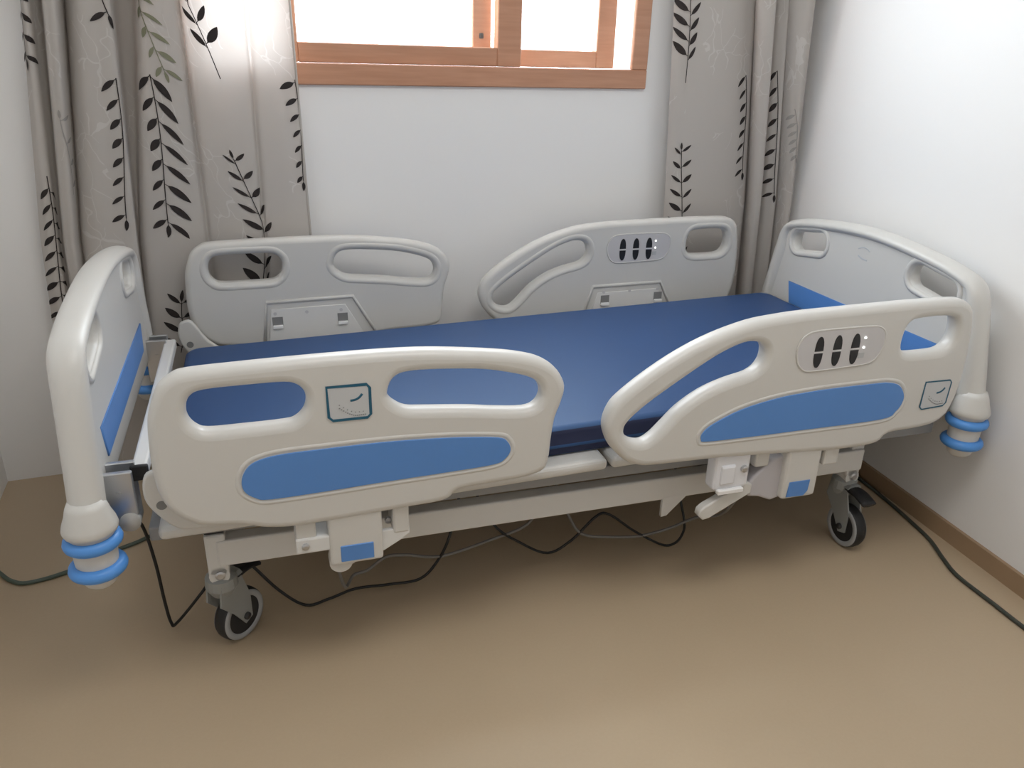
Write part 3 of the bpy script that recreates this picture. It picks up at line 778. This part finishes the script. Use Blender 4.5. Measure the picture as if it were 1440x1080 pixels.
# ---- hinge arms and release boxes under the side rails
for side in (-1, 1):
    def Y(d): return -0.52 + d if side < 0 else 0.565 - d
    # foot rail
    for x0, x1, z0, z1 in ((-0.438, -0.397, .352, .418), (-0.241, -0.206, .350, .424)):
        a = boxm('rail_arm', (x0, x1, Y(.014), Y(.085), z0, z1), 'abs', BED, 0.005)
    boxm('rail_foot', (-0.440, -0.365, Y(.010), Y(.090), .336, .372), 'steel', BED, 0.004)
    bm = bmesh.new(); lathe(bm, [(0.008, 0), (0.008, .003), (.004, .005)], 10, Matrix.Translation((-0.421, Y(.010), .354)) @ Matrix.Rotation(math.radians(90 if side < 0 else -90), 4, 'X'))
    obj('screw', bm, 'zinc', BED)
    # gusset between arm and base rail
    P = [Vector(p) for p in ((-0.272, .360), (-0.206, .360), (-0.206, .346), (-0.222, .334), (-0.262, .311), (-0.272, .318))]
    put('rail_gusset', plate_mesh(P, (), 0.012, 0.002, lambda v: Vector((v.x, Y(.022) + v.z, v.y))), 'steel', BED)
    bm = bmesh.new(); lathe(bm, [(0.007, 0), (0.007, .008)], 10, Matrix.Translation((-0.247, Y(.047), .368)) @ Matrix.Rotation(math.radians(90 if side < 0 else -90), 4, 'X'))
    obj('screw', bm, 'zinc', BED)
    bm = bmesh.new()
    box(bm, -0.374, -0.264, Y(.006), Y(.058), .298, .424, .007, 3)
    tube(bm, [(-0.352, Y(.016), .298), (-0.352, Y(.050), .298)], 0.024, 18)
    rb = obj('release_box', bm, 'abs', BED)
    boxm('blue_label', (-0.352, -0.284, Y(.0040), Y(.0075), .306, .345), 'blue', rb, 0.0015, 1)
    P = [Vector(p) for p in ((-0.372, .290), (-0.362, .275), (-0.345, .271), (-0.325, .276), (-0.272, .312), (-0.272, .325), (-0.372, .325))]
    put('release_lever', plate_mesh(P, (), 0.020, 0.004, lambda v: Vector((v.x, Y(.045) + v.z, v.y))), 'absg', rb)
    # head rail
    bm = bmesh.new()
    box(bm, 0.525, 0.622, Y(.012), Y(.055), .335, .432, .010, 3)
    box(bm, 0.540, 0.580, Y(.006), Y(.02), .352, .405, .006, 2)
    lt = obj('latch_block', bm, 'clear', BED)
    bm = bmesh.new(); box(bm, 0.536, 0.606, Y(.004), Y(.018), .328, .340, .002, 1); obj('latch_lip', bm, 'tab', lt)
    bm = bmesh.new(); lathe(bm, [(0.009, 0), (0.009, .006), (.005, .008)], 12, Matrix.Translation((0.603, Y(.012), .390)) @ Matrix.Rotation(math.radians(90 if side < 0 else -90), 4, 'X'))
    obj('screw', bm, 'zinc', lt)
    P = [Vector(p) for p in ((0.500, .268), (0.503, .283), (0.514, .292), (0.625, .345), (0.640, .335), (0.640, .312), (0.530, .256), (0.514, .254))]
    put('release_lever', plate_mesh(P, (), 0.024, 0.005, lambda v: Vector((v.x, Y(.030) + v.z, v.y))), 'abs', BED)
    P = [Vector(p) for p in ((0.478, .245), (0.552, .245), (0.520, .214), (0.494, .188), (0.478, .186))]
    put('rail_gusset', plate_mesh(P, (), 0.012, 0.002, lambda v: Vector((v.x, Y(.160) + v.z, v.y))), 'steel', BED)
    P = [Vector(p) for p in ((0.628, .330), (0.655, .360), (0.690, .392), (0.735, .405), (0.735, .283), (0.705, .276), (0.670, .292), (0.640, .297))]
    put('pivot_cover', plate_mesh(P, (), 0.040, 0.007, lambda v: Vector((v.x, Y(.045) + v.z, v.y))), 'absl', BED)
    boxm('rail_arm', (0.640, 0.680, Y(.020), Y(.075), .380, .430), 'abs', BED, 0.006)
    boxm('rail_arm', (0.835, 0.880, Y(.014), Y(.085), .362, .418), 'abs', BED, 0.006)
    bm = bmesh.new(); box(bm, 0.722, 0.822, Y(.006), Y(.062), .284, .424, .010, 3)
    rb = obj('release_box', bm, 'abs', BED)
    P = [Vector(p) for p in ((0.734, .293), (0.738, .334), (0.797, .334), (0.795, .304), (0.784, .291))]
    put('blue_label', plate_mesh(P, (), 0.003, 0.0008, lambda v: Vector((v.x, Y(.0050) + v.z, v.y)), False, 1), 'blue', rb)
    for x in (-0.320, 0.770):
        boxm('rail_bracket', (x - .03, x + .03, Y(.055), Y(.105), .345, .385), 'grey', BED, 0.003)

# ---- sockets that hold the end boards
for sx, xo in ((-1, -0.735), (1, 1.235)):
    for y in (-0.405, 0.385):
        bm = bmesh.new()
        a, b = sorted((xo, xo + sx * 0.058))
        box(bm, a, b, y, y + .012, .395, .515, .002, 1)
        box(bm, a, b, y + .045, y + .057, .395, .515, .002, 1)
        box(bm, a, b, y, y + .057, .390, .402, .002, 1)
        tube(bm, [((a + b) / 2, y - .004, .470), ((a + b) / 2, y + .060, .470)], .006, 8)
        bk = obj('board_socket', bm, 'zinc', BED)
        bm = bmesh.new(); tube(bm, [((a + b) / 2 + .012 * sx * -1, y - .006, .405), ((a + b) / 2 + .012 * sx * -1, y + .010, .405)], .020, 14)
        obj('pulley', bm, 'abs', bk, True)

# ---- cords belonging to the bed
def cord(name, pts, r, m, parent, sub=6):
    bm = bmesh.new(); tube(bm, pts, r, 8, sub=sub)
    return obj(name, bm, m, parent, True)
cord('power_cord', [(-0.775, -0.36, .440), (-0.772, -0.33, .385), (-0.762, -0.25, .300), (-0.749, -0.25, .20), (-0.744, -0.25, .09), (-0.738, -0.25, .025), (-0.725, -0.25, .022), (-0.66, -0.25, .098), (-0.60, -0.21, .155), (-0.555, -0.24, .158), (-0.49, -0.25, .07), (-0.429, -0.25, .010), (-0.37, -0.25, .017), (-0.304, -0.25, .034), (-0.22, -0.25, .030), (-0.14, -0.25, .031), (-0.093, -0.25, .077), (-0.060, -0.25, .148), (-0.02, -0.20, .24)], 0.0038, 'cord', BED)
cord('power_cord', [(0.02, -0.20, .24), (0.059, -0.25, .160), (0.13, -0.25, .095), (0.212, -0.25, .046), (0.28, -0.25, .075), (0.345, -0.25, .137), (0.385, -0.25, .140), (0.47, -0.25, .070), (0.56, -0.25, .010), (0.600, -0.25, .006), (0.622, -0.25, .030), (0.625, -0.25, .075), (0.61, -0.22, .17), (0.60, -0.20, .25)], 0.0036, 'cord', BED)
cord('control_cable', [(-0.36, -0.36, .25), (-0.335, -0.30, .085), (-0.307, -0.25, .076), (-0.270, -0.25, .085), (-0.225, -0.25, .115), (-0.175, -0.25, .112), (-0.083, -0.25, .091), (0.05, -0.25, .117), (0.15, -0.25, .148), (0.20, -0.22, .20), (0.24, -0.20, .25)], 0.0040, 'cordg', BED)
cord('control_cable', [(0.24, -0.20, .24), (0.275, -0.24, .14), (0.313, -0.25, .088), (0.40, -0.25, .064), (0.488, -0.25, .052), (0.58, -0.25, .062), (0.64, -0.28, .105), (0.66, -0.36, .16), (0.64, -0.44, .25), (0.645, -0.46, .32)], 0.0040, 'cordg', BED)

# ------------------------------------------------------------ mattress lying on the bed
bm = bmesh.new()
x0, x1, y0, y1, zb, zt = -0.690, 1.275, -0.400, 0.425, 0.4245, 0.497
r = 0.016
prof = rrect(0, 0, 1, 1, 0.01, 5)
# rounded slab: stacked rounded-rectangle rings
rings = []
def ringat(ins, z):
    return [bm.verts.new((p.x, p.y, z)) for p in rrect((x0 + x1) / 2, (y0 + y1) / 2, x1 - x0 - 2 * ins, y1 - y0 - 2 * ins, 0.045 - ins * 0.5, 6)]
zz = [(0.010, zb), (0.002, zb + .006), (0.0, zb + .014), (0.0, zb + .022), (-0.003, zb + .026), (0.0, zb + .030), (0.0, zt - .016), (0.003, zt - .007), (0.009, zt - .002), (0.018, zt)]
for ins, z in zz: rings.append(ringat(ins, z))
for i in range(len(rings) - 1):
    m = len(rings[i])
    for k in range(m): bm.faces.new((rings[i][k], rings[i][(k + 1) % m], rings[i + 1][(k + 1) % m], rings[i + 1][k]))
bm.faces.new(rings[0][::-1]); bm.faces.new(rings[-1])
shear(bm)
mt_ = obj('mattress', bm, 'navy', None)
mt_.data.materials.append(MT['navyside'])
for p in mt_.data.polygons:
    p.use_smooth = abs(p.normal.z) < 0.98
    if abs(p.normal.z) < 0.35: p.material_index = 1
mt_.rotation_euler = (0, 0, math.radians(-3.05))
tag(mt_, 'thin navy blue vinyl mattress lying flat on the hospital bed', 'mattress')

# ------------------------------------------------------------ cords on the floor
g = cord('floor_cord', [(-1.245, 0.30, .006), (-1.215, 0.22, .006), (-1.177, 0.165, .006), (-1.14, 0.115, .006), (-1.095, 0.094, .006), (-1.005, 0.117, .006), (-0.899, 0.180, .006), (-0.838, 0.210, .006), (-0.765, 0.270, .006), (-0.66, 0.40, .006), (-0.58, 0.56, .006), (-0.52, 0.66, .006)], 0.0055, 'cordgreen', None)
tag(g, 'grey green cord on the floor running under the foot end of the bed', 'cord')
g = cord('floor_cord', [(1.39, 0.10, .006), (1.385, -0.15, .006), (1.365, -0.30, .006), (1.338, -0.430, .006), (1.316, -0.510, .006), (1.276, -0.592, .006), (1.248, -0.665, .006), (1.238, -0.775, .006), (1.228, -0.884, .006), (1.22, -1.05, .006), (1.24, -1.30, .006)], 0.0055, 'cordbrown', None)
tag(g, 'dark olive cord on the floor beside the right wall baseboard', 'cord')
